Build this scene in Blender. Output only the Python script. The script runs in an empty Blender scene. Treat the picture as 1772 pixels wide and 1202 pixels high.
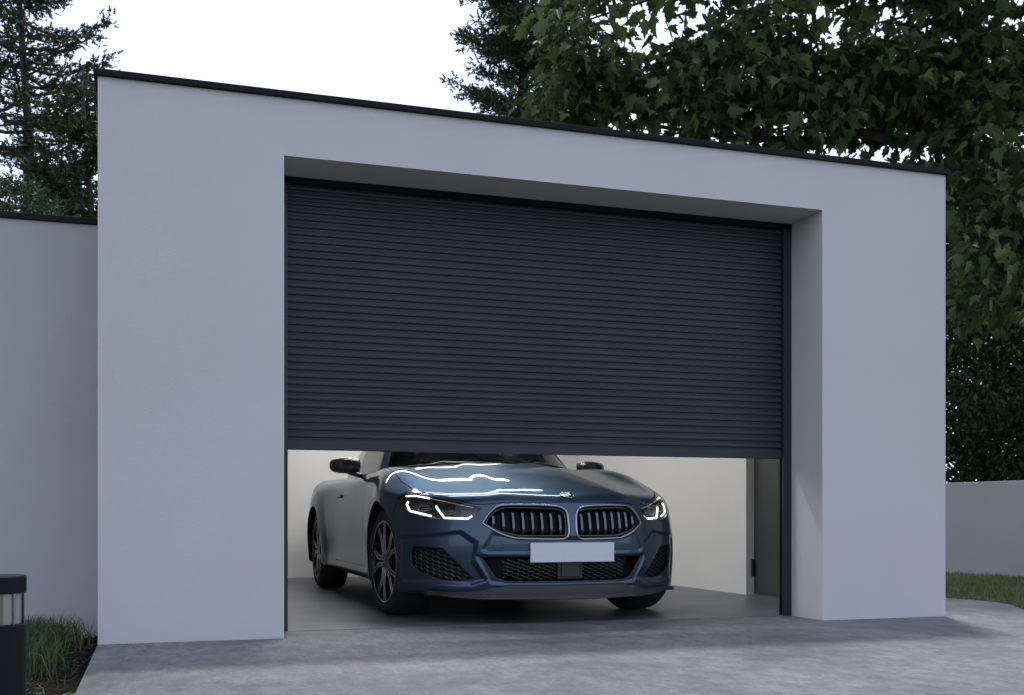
SKY_N, SKY_C, SUN = .10, .85, 3.0
import math, random
import numpy as np

# ---------------------------------------------------------------- car surface (implicit form)
def cspline(xs, ys):
    xs = np.array(xs, float); ys = np.array(ys, float); n = len(xs)
    h = np.diff(xs); A = np.eye(n); b = np.zeros(n)
    for i in range(1, n-1):
        A[i, i-1] = h[i-1]; A[i, i] = 2*(h[i-1]+h[i]); A[i, i+1] = h[i]
        b[i] = 6*((ys[i+1]-ys[i])/h[i]-(ys[i]-ys[i-1])/h[i-1])
    m = np.linalg.solve(A, b)
    def fn(x):
        x = np.clip(np.asarray(x, float), xs[0], xs[-1])
        i = np.clip(np.searchsorted(xs, x)-1, 0, n-2)
        hh = h[i]; a = (xs[i+1]-x)/hh; c = (x-xs[i])/hh
        return a*ys[i]+c*ys[i+1]+((a**3-a)*m[i]+(c**3-c)*m[i+1])*hh*hh/6
    return fn

def smax(a, b, k):
    h = np.maximum(k-np.abs(a-b), 0)/k
    return np.maximum(a, b)+h*h*k*.25
def sstep(a, b, x):
    t = np.clip((x-a)/(b-a), 0, 1); return t*t*(3-2*t)

def poly_sdf(P, u, v):
    P = np.array(P, float); Q = np.roll(P, -1, 0)
    d = np.full(u.shape, 1e9); ins = np.zeros(u.shape, bool)
    for (x0, y0), (x1, y1) in zip(P, Q):
        ex, ey = x1-x0, y1-y0
        t = np.clip(((u-x0)*ex+(v-y0)*ey)/(ex*ex+ey*ey+1e-12), 0, 1)
        d = np.minimum(d, np.hypot(u-x0-t*ex, v-y0-t*ey))
        c = (y0 > v) != (y1 > v)
        with np.errstate(divide='ignore', invalid='ignore'):
            xx = (x1-x0)*(v-y0)/(y1-y0)+x0
        ins ^= c & (u < xx)
    return np.where(ins, -d, d)

CX, CY = 2.32, .22            # nose of the car in the world
WF, WR, HUB = .96, 3.92, .345 # axle stations and hub height
zc_top = cspline([-.3, 0, .06, .136, .3, .6, 1.0, 1.4, 1.8, 2.6, 3.6, 4.3, 4.75, 5.0],
                 [.58, .715, .742, .767, .808, .872, .945, 1.0, 1.02, 1.0, 1.0, 1.02, 1.03, 1.0])
zfall = cspline([0, .2, .4, .6, .78, .9, 1.0], [0, .004, .018, .048, .095, .150, .215])
zfall_r = cspline([0, .3, .6, .78, .88, 1.0], [0, .006, .03, .055, .085, .16])
xbase = cspline([-.3, .5, .96, 1.5, 2.4, 3.3, 3.92, 4.4, 5.0], [.965, .970, .970, .943, .928, .937, .968, .95, .87])
xprof = cspline([.1, .2, .3, .45, .58, .7, .8, .88, .96, 1.1], [-.05, -.022, -.012, -.002, 0, -.008, -.022, -.045, -.085, -.2])
yprof = cspline([.1, .18, .25, .35, .45, .55, .62, .69, .75, .85], [.07, .048, .030, .010, .0, .004, .014, .030, .055, .14])
bowz = cspline([.1, .3, .5, .7, .9], [.94, .97, 1.0, 1.06, 1.15])
def ztop(ax, y):
    m = sstep(1.3, 2.6, y)
    fall = zfall(ax)*(1-m)+zfall_r(ax)*m
    z = zc_top(y)-fall*(1-.42*sstep(.25, 1.2, y)*(1-m))
    # raised centre dome with two creases that run back from the kidneys
    xr = .44-.10*np.clip(y, 0, 1.6)
    z = z+.013*sstep(xr+.06, xr-.06, ax)*sstep(.02, .35, y)*(1-m)
    # crest over the wheels
    z = z+.036*np.exp(-((ax-.78)/.12)**2)*np.exp(-((y-1.15)/.55)**2)
    z = z-.004*np.exp(-((ax-.58)/.16)**2)*sstep(.3, .9, y)*(1-m)
    return z
FEAT = [([(.90, .50), (.62, .535), (.545, .475), (.555, .36), (.49, .262), (.56, .238), (.90, .250)], .022, .026),
        ([(-.6, .400), (.535, .400), (.455, .250), (.38, .238), (-.6, .238)], .012, .022),
        ([(-.6, .505), (.30, .500), (.45, .53), (.50, .44), (.48, .42), (-.6, .42)], .010, .024)]
def yfront(ax, z, yy):
    b = .56*ax**2+.10*(ax/.93)**10
    y = b*bowz(z)+yprof(z)
    m = (z < .60)&(z > .19)&(ax < .97)&(np.abs(y-yy) < .12)
    if m.any():
        y = np.array(y); am, zm = ax[m], z[m]; ad = 0
        for P, depth, w in FEAT: ad = ad+depth*sstep(w*.8, -w*.4, poly_sdf(P, am, zm))
        y[m] += ad
    return y
def xside(y, z):
    x = xbase(y)+xprof(z)
    for yw in (WF, WR):
        r = np.hypot(y-yw, z-HUB)
        x = x+.020*sstep(.60, .40, r)
    # hollow of the doors and the sill line
    x = x-.022*np.exp(-((z-.42)/.12)**2)*sstep(1.35, 1.7, y)*sstep(3.5, 3.1, y)
    x = x+.010*np.exp(-((z-.24)/.045)**2)*sstep(1.35, 1.6, y)*sstep(3.5, 3.2, y)
    return x
def yrear(ax, z):
    return 5.02-.30*ax**2-.18*(ax/.92)**8-.25*np.clip(z-.75, 0, 1)**1.5
def body_f(x, y, z):
    ax = np.abs(x)
    fr = (yfront(ax, z, y)-y)*.9
    sd = ax-xside(y, z)
    tp = (z-ztop(ax, y))*.95
    rr = y-yrear(ax, z)
    f = smax(smax(fr, sd, .05), rr, .12)
    f = smax(f, tp, .055)
    zb = .218-.045*sstep(.34, .56, ax)+.045*sstep(1.2, 1.5, y)
    return smax(f, zb-z, .03)
# cabin
wbase = cspline([0, .3, .6, .8], [1.38, 1.45, 1.72, 2.02])
def cabin_f(x, y, z):
    ax = np.abs(x)
    ws = (wbase(ax)+(z-.97)*1.72-y)*.5+.03*np.clip(z-1.2, 0, 1)
    sd = (ax-(.775-.12*np.clip((y-3.0)/1.3, 0, 1)-(z-.93)*.45-.03*np.clip((1.9-y), 0, 1)))*.9
    rf = z-(1.385-.10*ax**2-.055*(y-2.75)**2)
    rr = (y-(4.55-(z-.95)*2.3-.5*ax**2))*.4
    return smax(smax(smax(ws, sd, .05), rr, .06), rf, .10)
# camera
TH = math.atan(617/1895.); CAM = np.array([0, -5.754, .62]); FPX = 1895.
ct, st = math.cos(TH), math.sin(TH)
def px_ray(px, py):
    k = (px-886)/FPX; v = (897-py)/FPX
    return np.array([k*ct+st, -k*st+ct, v])
def proj(p):
    q = np.array(p)-CAM; X = q[0]*ct-q[1]*st; Z = q[0]*st+q[1]*ct
    return 886+FPX*X/Z, 897-FPX*q[2]/Z
import bpy, bmesh
from mathutils import Vector, Matrix
rng = np.random.default_rng(7); random.seed(7)
COL = bpy.context.scene.collection
def tag(o, label=None, cat=None, group=None, kind=None):
    for k, v in (('label', label), ('category', cat), ('group', group), ('kind', kind)):
        if v: o[k] = v
    return o
def empty(name, loc, rz=0, parent=None):
    o = bpy.data.objects.new(name, None); COL.objects.link(o); o.empty_display_size = .2
    o.location = loc; o.rotation_euler = (0, 0, rz); o.parent = parent; return o
def mesh_obj(name, V, F, mat, parent=None, smooth=False, normals=None, loc=None, sharp=None):
    me = bpy.data.meshes.new(name)
    V = np.asarray(V, np.float32)
    if isinstance(F, np.ndarray):
        n, k = F.shape
        me.vertices.add(len(V)); me.vertices.foreach_set('co', V.ravel())
        me.loops.add(n*k); me.loops.foreach_set('vertex_index', F.ravel().astype(np.int32))
        me.polygons.add(n); me.polygons.foreach_set('loop_start', np.arange(0, n*k, k, dtype=np.int32))
        me.update(calc_edges=True)
    else:
        me.from_pydata(V.tolist(), [], F)
    if smooth: me.polygons.foreach_set('use_smooth', [True]*len(me.polygons))
    me.materials.append(mat); me.validate(clean_customdata=False)
    if sharp is not None:
        me.set_sharp_from_angle(angle=math.radians(sharp))
    if normals is not None: me.normals_split_custom_set_from_vertices(normals.tolist())
    o = bpy.data.objects.new(name, me); COL.objects.link(o); o.parent = parent
    if loc is not None: o.location = loc
    return o
class MB:
    def __init__(s): s.V = []; s.F = []
    def add(s, V, F):
        b = len(s.V); s.V += [tuple(map(float, v)) for v in V]; s.F += [[i+b for i in f] for f in F]
    def box(s, x0, x1, y0, y1, z0, z1, bev=0):
        if bev:
            bm = bmesh.new(); bmesh.ops.create_cube(bm, size=1)
            for v in bm.verts: v.co = Vector(((x0+x1)/2+v.co.x*(x1-x0), (y0+y1)/2+v.co.y*(y1-y0), (z0+z1)/2+v.co.z*(z1-z0)))
            bmesh.ops.bevel(bm, geom=bm.edges[:], offset=bev, segments=2, affect='EDGES', profile=.5)
            bm.verts.index_update(); s.add([v.co[:] for v in bm.verts], [[v.index for v in f.verts] for f in bm.faces]); bm.free(); return
        P = [(x, y, z) for x in (x0, x1) for y in (y0, y1) for z in (z0, z1)]
        s.add(P, [(0, 1, 3, 2), (4, 6, 7, 5), (0, 4, 5, 1), (2, 3, 7, 6), (0, 2, 6, 4), (1, 5, 7, 3)])
    def tube(s, pts, r, n=8, caps=True, flat=None):
        pts = [Vector(p) for p in pts]; rs = r if hasattr(r, '__len__') else [r]*len(pts)
        up = Vector((0, 0, 1)); V = []; F = []; prev = None
        for i, p in enumerate(pts):
            d = (pts[min(i+1, len(pts)-1)]-pts[max(i-1, 0)]).normalized()
            a = prev if prev is not None else (up if abs(d.z) < .9 else Vector((1, 0, 0)))
            u = (a-d*a.dot(d)).normalized(); w = d.cross(u); prev = u
            for k in range(n):
                t = 2*math.pi*k/n; V.append(p+(u*math.cos(t)+w*math.sin(t))*rs[i])
        for i in range(len(pts)-1):
            for k in range(n):
                F.append((i*n+k, i*n+(k+1) % n, (i+1)*n+(k+1) % n, (i+1)*n+k))
        if caps: F.append(tuple(range(n-1, -1, -1))); F.append(tuple((len(pts)-1)*n+k for k in range(n)))
        s.add([v[:] for v in V], F)
    def lathe(s, prof, M, n=48, close=False):
        V = []; F = []
        for (r, h) in prof:
            for k in range(n):
                t = 2*math.pi*k/n; V.append((M @ Vector((r*math.cos(t), r*math.sin(t), h)))[:])
        m = len(prof)
        for i in range(m-1 if not close else m):
            j = (i+1) % m
            for k in range(n): F.append((i*n+k, i*n+(k+1) % n, j*n+(k+1) % n, j*n+k))
        s.add(V, F)
    def prism(s, P, M, h0, h1):
        n = len(P); V = [(M @ Vector((p[0], p[1], h0)))[:] for p in P]+[(M @ Vector((p[0], p[1], h1)))[:] for p in P]
        F = [tuple(range(n-1, -1, -1)), tuple(range(n, 2*n))]+[(i, (i+1) % n, n+(i+1) % n, n+i) for i in range(n)]
        s.add(V, F)
    def build(s, name, mat, parent=None, smooth=False, sharp=None, loc=None):
        return mesh_obj(name, s.V, s.F, mat, parent, smooth, None, loc, sharp)

# ---------------------------------------------------------------- materials
def new_mat(name):
    m = bpy.data.materials.new(name); m.use_nodes = True
    return m, m.node_tree, m.node_tree.nodes['Principled BSDF']
def N(t, kind, **kw):
    n = t.nodes.new(kind)
    for k, v in kw.items():
        if hasattr(n, k): setattr(n, k, v)
        else: n.inputs[k].default_value = v
    return n
def simple(name, col, rough=.5, metal=0, coat=0, nscale=0, namp=.1, bump=0, bscale=200, spec=.5, det=4):
    m, t, b = new_mat(name)
    b.inputs['Base Color'].default_value = (*col, 1); b.inputs['Roughness'].default_value = rough
    b.inputs['Metallic'].default_value = metal; b.inputs['Coat Weight'].default_value = coat
    b.inputs['Coat Roughness'].default_value = .04; b.inputs['Specular IOR Level'].default_value = spec
    tc = N(t, 'ShaderNodeTexCoord')
    if nscale:
        n = N(t, 'ShaderNodeTexNoise', Scale=nscale, Detail=det); t.links.new(tc.outputs['Object'], n.inputs['Vector'])
        mr = N(t, 'ShaderNodeMapRange'); mr.inputs['From Min'].default_value = .3; mr.inputs['From Max'].default_value = .7
        mr.inputs['To Min'].default_value = 1-namp; mr.inputs['To Max'].default_value = 1+namp
        t.links.new(n.outputs['Fac'], mr.inputs['Value'])
        mx = N(t, 'ShaderNodeVectorMath', operation='SCALE'); mx.inputs[0].default_value = col
        t.links.new(mr.outputs['Result'], mx.inputs['Scale']); t.links.new(mx.outputs['Vector'], b.inputs['Base Color'])
    if bump:
        n = N(t, 'ShaderNodeTexNoise', Scale=bscale, Detail=5); t.links.new(tc.outputs['Object'], n.inputs['Vector'])
        bp = N(t, 'ShaderNodeBump', Strength=bump, Distance=.01); t.links.new(n.outputs['Fac'], bp.inputs['Height'])
        t.links.new(bp.outputs['Normal'], b.inputs['Normal'])
    return m
M = {}
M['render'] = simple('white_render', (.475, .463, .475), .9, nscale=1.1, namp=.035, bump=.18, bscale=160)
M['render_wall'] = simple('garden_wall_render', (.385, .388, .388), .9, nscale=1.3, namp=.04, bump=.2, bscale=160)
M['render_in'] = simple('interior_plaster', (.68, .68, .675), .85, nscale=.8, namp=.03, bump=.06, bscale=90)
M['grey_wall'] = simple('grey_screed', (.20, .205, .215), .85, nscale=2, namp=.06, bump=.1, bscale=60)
M['reveal'] = simple('reveal_render', (.50, .475, .47), .9, nscale=1.5, namp=.03, bump=.12, bscale=160)
M['coping'] = simple('black_coping', (.007, .007, .008), .6, spec=.15, nscale=6, namp=.2, bump=.05)
M['shutter'] = simple('anthracite_slats', (.020, .0275, .0345), .45, spec=.35, nscale=2.5, namp=.10, bump=.02, bscale=300)
M['rail'] = simple('anthracite_rail', (.020, .023, .032), .45, spec=.35, nscale=3, namp=.06)
M['door'] = simple('grey_door', (.048, .049, .051), .5, nscale=3, namp=.06)
M['black'] = simple('black_plastic', (.012, .012, .014), .45)
M['gloss'] = simple('gloss_black', (.010, .010, .012), .12, coat=.6)
M['rubber'] = simple('tyre_rubber', (.014, .014, .015), .75, nscale=40, namp=.25, bump=.1, bscale=300)
M['rim'] = simple('dark_wheel', (.012, .012, .014), .25, metal=.3)
M['trim'] = simple('machined_trim', (.50, .50, .52), .35, metal=.45)
M['silver'] = simple('machined_silver', (.50, .50, .52), .22, metal=1)
M['chrome'] = simple('dark_chrome', (.28, .29, .31), .16, metal=1)
M['slat'] = simple('grille_slat', (.10, .12, .15), .2, metal=1)
M['splitter'] = simple('splitter_black', (.008, .008, .009), .5)
M['mirrorcap'] = simple('mirror_cap', (.020, .018, .018), .15, coat=.7)
M['plate'] = simple('blank_plate', (.50, .51, .55), .4, nscale=4, namp=.02)
M['seat'] = simple('dark_leather', (.03, .03, .032), .5, bump=.1)
M['underlay'] = simple('dark_lining', (.006, .006, .007), .8)
M['bollard'] = simple('bollard_metal', (.007, .007, .009), .6, spec=.15, nscale=60, namp=.1, bump=.04, bscale=500)
M['bluebadge'] = simple('badge_blue', (.02, .16, .50), .35, coat=1)
M['whitebadge'] = simple('badge_white', (.8, .8, .8), .2, coat=1)
# car paint
m, t, b = new_mat('car_paint'); M['paint'] = m
tc = N(t, 'ShaderNodeTexCoord'); vo = N(t, 'ShaderNodeTexVoronoi', Scale=900.); t.links.new(tc.outputs['Object'], vo.inputs['Vector'])
mr = N(t, 'ShaderNodeMapRange'); mr.inputs['To Min'].default_value = .85; mr.inputs['To Max'].default_value = 1.15
t.links.new(vo.outputs['Color'], mr.inputs['Value'])
mx = N(t, 'ShaderNodeVectorMath', operation='SCALE'); mx.inputs[0].default_value = (.048, .074, .112)
t.links.new(mr.outputs['Result'], mx.inputs['Scale']); t.links.new(mx.outputs['Vector'], b.inputs['Base Color'])
b.inputs['Metallic'].default_value = .85; b.inputs['Roughness'].default_value = .36
b.inputs['Coat Weight'].default_value = .6; b.inputs['Coat IOR'].default_value = 1.4; b.inputs['Coat Roughness'].default_value = .02
b.inputs['Specular Tint'].default_value = (.36, .43, .50, 1); b.inputs['Specular IOR Level'].default_value = .3
# glass
def glass(name, tint, spec_rough=.02, op=.25):
    m, t, b = new_mat(name); out = t.nodes['Material Output']
    tr = N(t, 'ShaderNodeBsdfTransparent'); tr.inputs['Color'].default_value = (*tint, 1)
    gl = N(t, 'ShaderNodeBsdfGlossy'); gl.inputs['Roughness'].default_value = spec_rough
    fr = N(t, 'ShaderNodeFresnel'); fr.inputs['IOR'].default_value = 1.5
    ms = N(t, 'ShaderNodeMixShader'); t.links.new(fr.outputs['Fac'], ms.inputs['Fac'])
    t.links.new(tr.outputs[0], ms.inputs[1]); t.links.new(gl.outputs[0], ms.inputs[2]); t.links.new(ms.outputs[0], out.inputs['Surface'])
    t.nodes.remove(b); return m
M['glass'] = glass('car_glass', (.62, .66, .66)); M['lens'] = glass('clear_lens', (.93, .94, .95))
def emit(name, col, s):
    m, t, b = new_mat(name); b.inputs['Base Color'].default_value = (.8, .8, .8, 1)
    b.inputs['Emission Color'].default_value = (*col, 1); b.inputs['Emission Strength'].default_value = s; return m
M['drl'] = emit('daytime_light', (1, .98, .95), 2.2)
M['tube'] = emit('lamp_tube', (1, .98, .96), 40)
# concrete paving
m, t, b = new_mat('concrete_paving'); M['concrete'] = m
tc = N(t, 'ShaderNodeTexCoord')
mp = N(t, 'ShaderNodeMapping'); mp.inputs['Scale'].default_value = (.9, .7, 1); t.links.new(tc.outputs['Object'], mp.inputs['Vector'])
n1 = N(t, 'ShaderNodeTexNoise', Scale=1.3, Detail=8., Roughness=.62); t.links.new(mp.outputs[0], n1.inputs['Vector'])
mp2 = N(t, 'ShaderNodeMapping'); mp2.inputs['Scale'].default_value = (1, .55, 1); t.links.new(tc.outputs['Object'], mp2.inputs['Vector'])
n2 = N(t, 'ShaderNodeTexNoise', Scale=11., Detail=7., Roughness=.72); t.links.new(mp2.outputs[0], n2.inputs['Vector'])
n3 = N(t, 'ShaderNodeTexNoise', Scale=46., Detail=6., Roughness=.8); t.links.new(mp2.outputs[0], n3.inputs['Vector'])
vo = N(t, 'ShaderNodeTexVoronoi', Scale=30.); t.links.new(mp2.outputs[0], vo.inputs['Vector'])
cr = N(t, 'ShaderNodeValToRGB'); t.links.new(n1.outputs['Fac'], cr.inputs['Fac'])
cr.color_ramp.elements[0].position = .35; cr.color_ramp.elements[0].color = (.088, .088, .094, 1)
cr.color_ramp.elements[1].position = .68; cr.color_ramp.elements[1].color = (.172, .169, .173, 1)
def rng_node(src, a, b_, lo, hi):
    r = N(t, 'ShaderNodeMapRange'); r.inputs['From Min'].default_value = a; r.inputs['From Max'].default_value = b_
    r.inputs['To Min'].default_value = lo; r.inputs['To Max'].default_value = hi; t.links.new(src, r.inputs['Value']); return r.outputs['Result']
mA = N(t, 'ShaderNodeMath', operation='MULTIPLY'); t.links.new(rng_node(n2.outputs['Fac'], .3, .7, .6, 1.35), mA.inputs[0])
t.links.new(rng_node(n3.outputs['Fac'], .3, .7, .6, 1.35), mA.inputs[1])
mB = N(t, 'ShaderNodeMath', operation='MULTIPLY'); t.links.new(mA.outputs[0], mB.inputs[0]); t.links.new(rng_node(vo.outputs['Distance'], .05, .12, .5, 1), mB.inputs[1])
sc_ = N(t, 'ShaderNodeVectorMath', operation='SCALE'); t.links.new(cr.outputs['Color'], sc_.inputs[0]); t.links.new(mB.outputs[0], sc_.inputs['Scale'])
t.links.new(sc_.outputs['Vector'], b.inputs['Base Color'])
t.links.new(rng_node(n1.outputs['Fac'], .3, .7, .42, .75), b.inputs['Roughness'])
ad = N(t, 'ShaderNodeMath', operation='MULTIPLY_ADD'); t.links.new(n3.outputs['Fac'], ad.inputs[0]); ad.inputs[1].default_value = .5; t.links.new(n2.outputs['Fac'], ad.inputs[2])
bp = N(t, 'ShaderNodeBump', Strength=.8, Distance=.010); t.links.new(ad.outputs[0], bp.inputs['Height']); t.links.new(bp.outputs['Normal'], b.inputs['Normal'])
M['soil'] = simple('dark_soil', (.008, .0065, .0055), 1, spec=.1, nscale=30, namp=.5, bump=.8, bscale=40)
M['lawn'] = simple('lawn_ground', (.035, .050, .018), .95, nscale=12, namp=.4, bump=.5, bscale=60)
M['bark'] = simple('rough_bark', (.050, .040, .033), .95, nscale=9, namp=.45, bump=.9, bscale=28)
def foliage(name, c0, c1, trans=.25, rough=.5):
    m, t, b = new_mat(name); out = t.nodes['Material Output']
    ge = N(t, 'ShaderNodeNewGeometry'); cr = N(t, 'ShaderNodeValToRGB'); t.links.new(ge.outputs['Random Per Island'], cr.inputs['Fac'])
    cr.color_ramp.elements[0].color = (*c0, 1); cr.color_ramp.elements[1].color = (*c1, 1)
    t.links.new(cr.outputs['Color'], b.inputs['Base Color']); b.inputs['Roughness'].default_value = rough; b.inputs['Specular IOR Level'].default_value = .25
    tl = N(t, 'ShaderNodeBsdfTranslucent'); t.links.new(cr.outputs['Color'], tl.inputs['Color'])
    ms = N(t, 'ShaderNodeMixShader'); ms.inputs['Fac'].default_value = trans
    t.links.new(b.outputs[0], ms.inputs[1]); t.links.new(tl.outputs[0], ms.inputs[2]); t.links.new(ms.outputs[0], out.inputs['Surface'])
    return m
M['maple'] = foliage('maple_leaves', (.024, .040, .014), (.105, .160, .050), .40, .5)
M['needle'] = foliage('dark_needles', (.018, .034, .014), (.055, .090, .034), .12, .7)
M['bush'] = foliage('bush_leaves', (.030, .060, .028), (.060, .105, .045), .2, .6)
M['dense'] = foliage('dense_leaves', (.014, .030, .012), (.060, .100, .034), .12, .6)
M['grass'] = foliage('grass_blades', (.038, .066, .022), (.085, .122, .042), .25, .6)
M['grass2'] = foliage('lawn_blades', (.085, .100, .036), (.20, .205, .095), .25, .6)
M['twig'] = simple('dry_twigs', (.030, .024, .019), .9, spec=.2)

# ---------------------------------------------------------------- setting
E = .62
def spl(P, n=8):
    out = []
    for i in range(len(P)-1):
        p0 = P[max(i-1, 0)]; p1 = P[i]; p2 = P[i+1]; p3 = P[min(i+2, len(P)-1)]
        for k in range(n):
            u = k/n
            out.append(tuple(.5*((2*b)+(-a+c)*u+(2*a-5*b+4*c-d)*u*u+(-a+3*b-3*c+d)*u**3) for a, b, c, d in zip(p0, p1, p2, p3)))
    return out+[tuple(P[-1])]
mb = MB(); R_ = 600
mb.add([(-R_, -R_, -.035), (R_, -R_, -.035), (R_, R_, -.035), (-R_, R_, -.035)], [(0, 1, 2, 3)])
tag(mb.build('ground', M['lawn']), kind='structure')
edge = spl([(4.77, 4.6), (5.35, 3.6), (5.70, 2.3), (5.88, 1.31), (5.93, 1.1), (5.90, .75), (5.61, .24), (5.15, -.45), (4.9, -1.5), (5.0, -3.5)], 6)
poly = [(-.27, -14), (5.4, -14)]+edge[::-1]+[(4.77, 6.05), (-.27, 6.05)]
mb = MB(); mb.prism(poly, Matrix.Identity(4), -.10, 0)
tag(mb.build('driveway', M['concrete']), kind='structure')

# added floor sheet in the garage, indoor shade painted into its darker colour
M['floor'] = simple('shade_toned_concrete', (.096, .101, .113), .42, nscale=2.2, namp=.22, bump=.12, bscale=25)
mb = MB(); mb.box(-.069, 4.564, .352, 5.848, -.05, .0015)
tag(mb.build('garage_shade_sheet', M['floor']), kind='structure')
# garage
g = empty('garage', (-.27, 0, 0))
tag(g, 'white rendered flat-roofed garage with dark roller shutter and recessed opening', 'garage')
GX0, GX1, OX0, OX1, GH, OH = -.27, 4.76, .63, 2.98, 2.797, 2.502
GX1 = 4.765
OX1 = 3.864
def gl(o): o.location = (.27, 0, 0); return o
mb = MB()  # front wall with the opening: outer face, reveals and inner face in one shell
W = .40
o0 = [(GX0, 0), (GX1, 0), (GX1, GH), (GX0, GH)]; i0 = [(OX0, 0), (OX1, 0), (OX1, OH), (OX0, OH)]
def plate_y(y, flip):
    V = [(x, y, z) for x, z in ((GX0, 0), (OX0, 0), (OX0, OH), (OX0, GH), (GX0, GH), (GX0, OH), (OX1, OH), (OX1, GH), (OX1, 0), (GX1, 0), (GX1, OH), (GX1, GH))]
    F = [(0, 1, 2, 5), (5, 2, 3, 4), (2, 6, 7, 3), (8, 9, 10, 6), (6, 10, 11, 7)]
    mb.add(V, [f[::-1] if flip else f for f in F])
plate_y(0, False); plate_y(W, True)
mb.add([(GX0, 0, 0), (GX0, W, 0), (GX0, W, GH), (GX0, 0, GH)], [(0, 3, 2, 1)])
mb.add([(GX1, 0, 0), (GX1, W, 0), (GX1, W, GH), (GX1, 0, GH)], [(0, 1, 2, 3)])
gl(mb.build('front_wall', M['render'], g))
mb = MB()
t_ = .003  # render lining of the opening, a thin coat on the jambs and lintel
mb.box(OX0, OX0+t_, 0, W-.004, 0, OH); mb.box(OX1-t_, OX1, 0, W-.004, 0, OH); mb.box(OX0+t_, OX1-t_, 0, W-.004, OH-t_, OH)
gl(mb.build('opening_reveal', M['reveal'], g))
mb = MB(); D = 6.05
mb.box(GX0, GX0+.2, W+.002, D, 0, GH)
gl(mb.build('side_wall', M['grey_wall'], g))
mb = MB(); DY0, DY1, DH = 1.18, 2.12, 2.05
x0, x1 = 4.565, GX1
mb.box(x0, x1, W+.002, DY0, 0, GH); mb.box(x0, x1, DY1, D, 0, GH); mb.box(x0, x1, DY0+.001, DY1-.001, DH, GH)
gl(mb.build('side_wall', M['render_in'], g))
mb = MB(); mb.box(GX0+.202, x0-.002, D-.2, D, 0, GH); gl(mb.build('rear_wall', M['render_in'], g))
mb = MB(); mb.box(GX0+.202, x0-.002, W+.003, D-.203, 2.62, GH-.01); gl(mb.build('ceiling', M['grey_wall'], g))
mb = MB(); mb.box(GX0-.02, GX1+.02, -.022, D+.02, GH+.001, GH+.033, .003)
gl(mb.build('roof_coping', M['coping'], g))
mb = MB(); mb.box(x0+.07, x0+.11, DY0+.003, DY1-.003, .006, DH-.003, .002); dr = gl(mb.build('side_door', M['door'], g))
for zz in (.15, 1.74):
    mb = MB(); mb.box(x0+.040, x0+.069, DY1-.034, DY1-.006, zz, zz+.14, .003)
    h = mb.build('hinge', M['black'], dr)
mb = MB(); mb.tube([(x0+.07, DY0+.08, 1.02), (x0+.02, DY0+.08, 1.02), (x0+.02, DY0+.20, 1.02)], .009, 8); mb.build('handle', M['black'], dr)
# roller shutter
sh = empty('roller_shutter', (OX0, .36, 0), parent=g); sh.location = (OX0+.27, .36, 0)
def sl(o): o.location = (-OX0, -.36, 0); return o
zt, zb, pitch = 2.464, 1.055, .0416
n = int(round((zt-zb)/pitch)); pitch = (zt-zb)/n
prof = []
for i in range(n):
    z = zb+i*pitch
    for a, b_ in ((0, .012), (.34, .012), (.37, .008), (.39, .0), (.43, -.0012), (.55, -.002), (.75, -.0016), (.90, .0002), (.96, .003), (.985, .008)):
        prof.append((.366+b_, z+a*pitch))
prof.append((.376, zt))
mb = MB(); xs = np.linspace(OX0+.036, OX1-.036, 25)
V = [(x, y, z) for x in xs for (y, z) in prof]; m_ = len(prof)
F = [(i*m_+k, (i+1)*m_+k, (i+1)*m_+k+1, i*m_+k+1) for i in range(len(xs)-1) for k in range(m_-1)]
mb.add(V, F)
V2 = [(x, .386, z) for x in (xs[0], xs[-1]) for z in (zb, zt)]; mb.add(V2, [(0, 1, 3, 2)])
sl(mb.build('curtain', M['shutter'], sh))
mb = MB(); mb.box(OX0+.036, OX1-.036, .362, .384, 1.0, zb-.001, .003); sl(mb.build('bottom_bar', M['rail'], sh))
mb = MB(); mb.box(OX0+.004, OX1-.004, .335, .398, zt+.002, OH-.004, .003); sl(mb.build('head_rail', M['coping'], sh))
for a, b_ in ((OX0+.004, OX0+.060), (OX1-.060, OX1-.004)):
    mb = MB(); mb.box(a, b_, .338, .3605, 0.002, zt, .002); mb.box(a, b_, .3880, .398, 0.002, zt, .002)
    ax_, bx_ = (a, a+.022) if a < 1 else (b_-.022, b_)
    mb.box(ax_+.001, bx_-.001, .3610, .3875, 0.004, zt-.002); sl(mb.build('guide_rail', M['rail'], sh))
# lamps in the garage (their light and reflections show on the car)
lamp0 = None
def batten(x, y, L):
    lt = empty('panel_light', (x, y, 2.618))
    mb = MB(); mb.box(-L/2, L/2, -.07, .07, -.03, 0, .003); mb.build('housing', M['plate'], lt)
    mb = MB(); mb.box(-L/2+.01, L/2-.01, -.06, .06, -.048, -.0305, .004); mb.build('diffuser', M['tube'], lt)
    return lt
LAMPS = ((2.25, 1.62, 1.8, 0, 'running across the room just behind the shutter'), (2.35, 3.1, 1.9, 0, 'running across the middle of the room'),
         (1.75, 2.3, 1.2, 0, 'short one second from the shutter'), (2.2, 4.7, 2.4, 0, 'running across near the rear wall'))
for x, y, L, rz_, w in LAMPS:
    lt = batten(x, y, L); lt.rotation_euler.z = math.radians(rz_)
    tag(lt, 'white flat panel light on the garage ceiling, '+w, 'ceiling light', 'panel lights on the garage ceiling')
# left wall
w_ = empty('garden_wall', (-.27, .71, 0)); tag(w_, 'tall white garden wall with black coping joining left side of garage', 'wall')
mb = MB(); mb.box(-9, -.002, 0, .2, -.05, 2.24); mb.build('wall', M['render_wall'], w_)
mb = MB(); mb.box(-9.01, -.003, -.015, .215, 2.241, 2.275, .003); mb.build('coping', M['coping'], w_)
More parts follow.
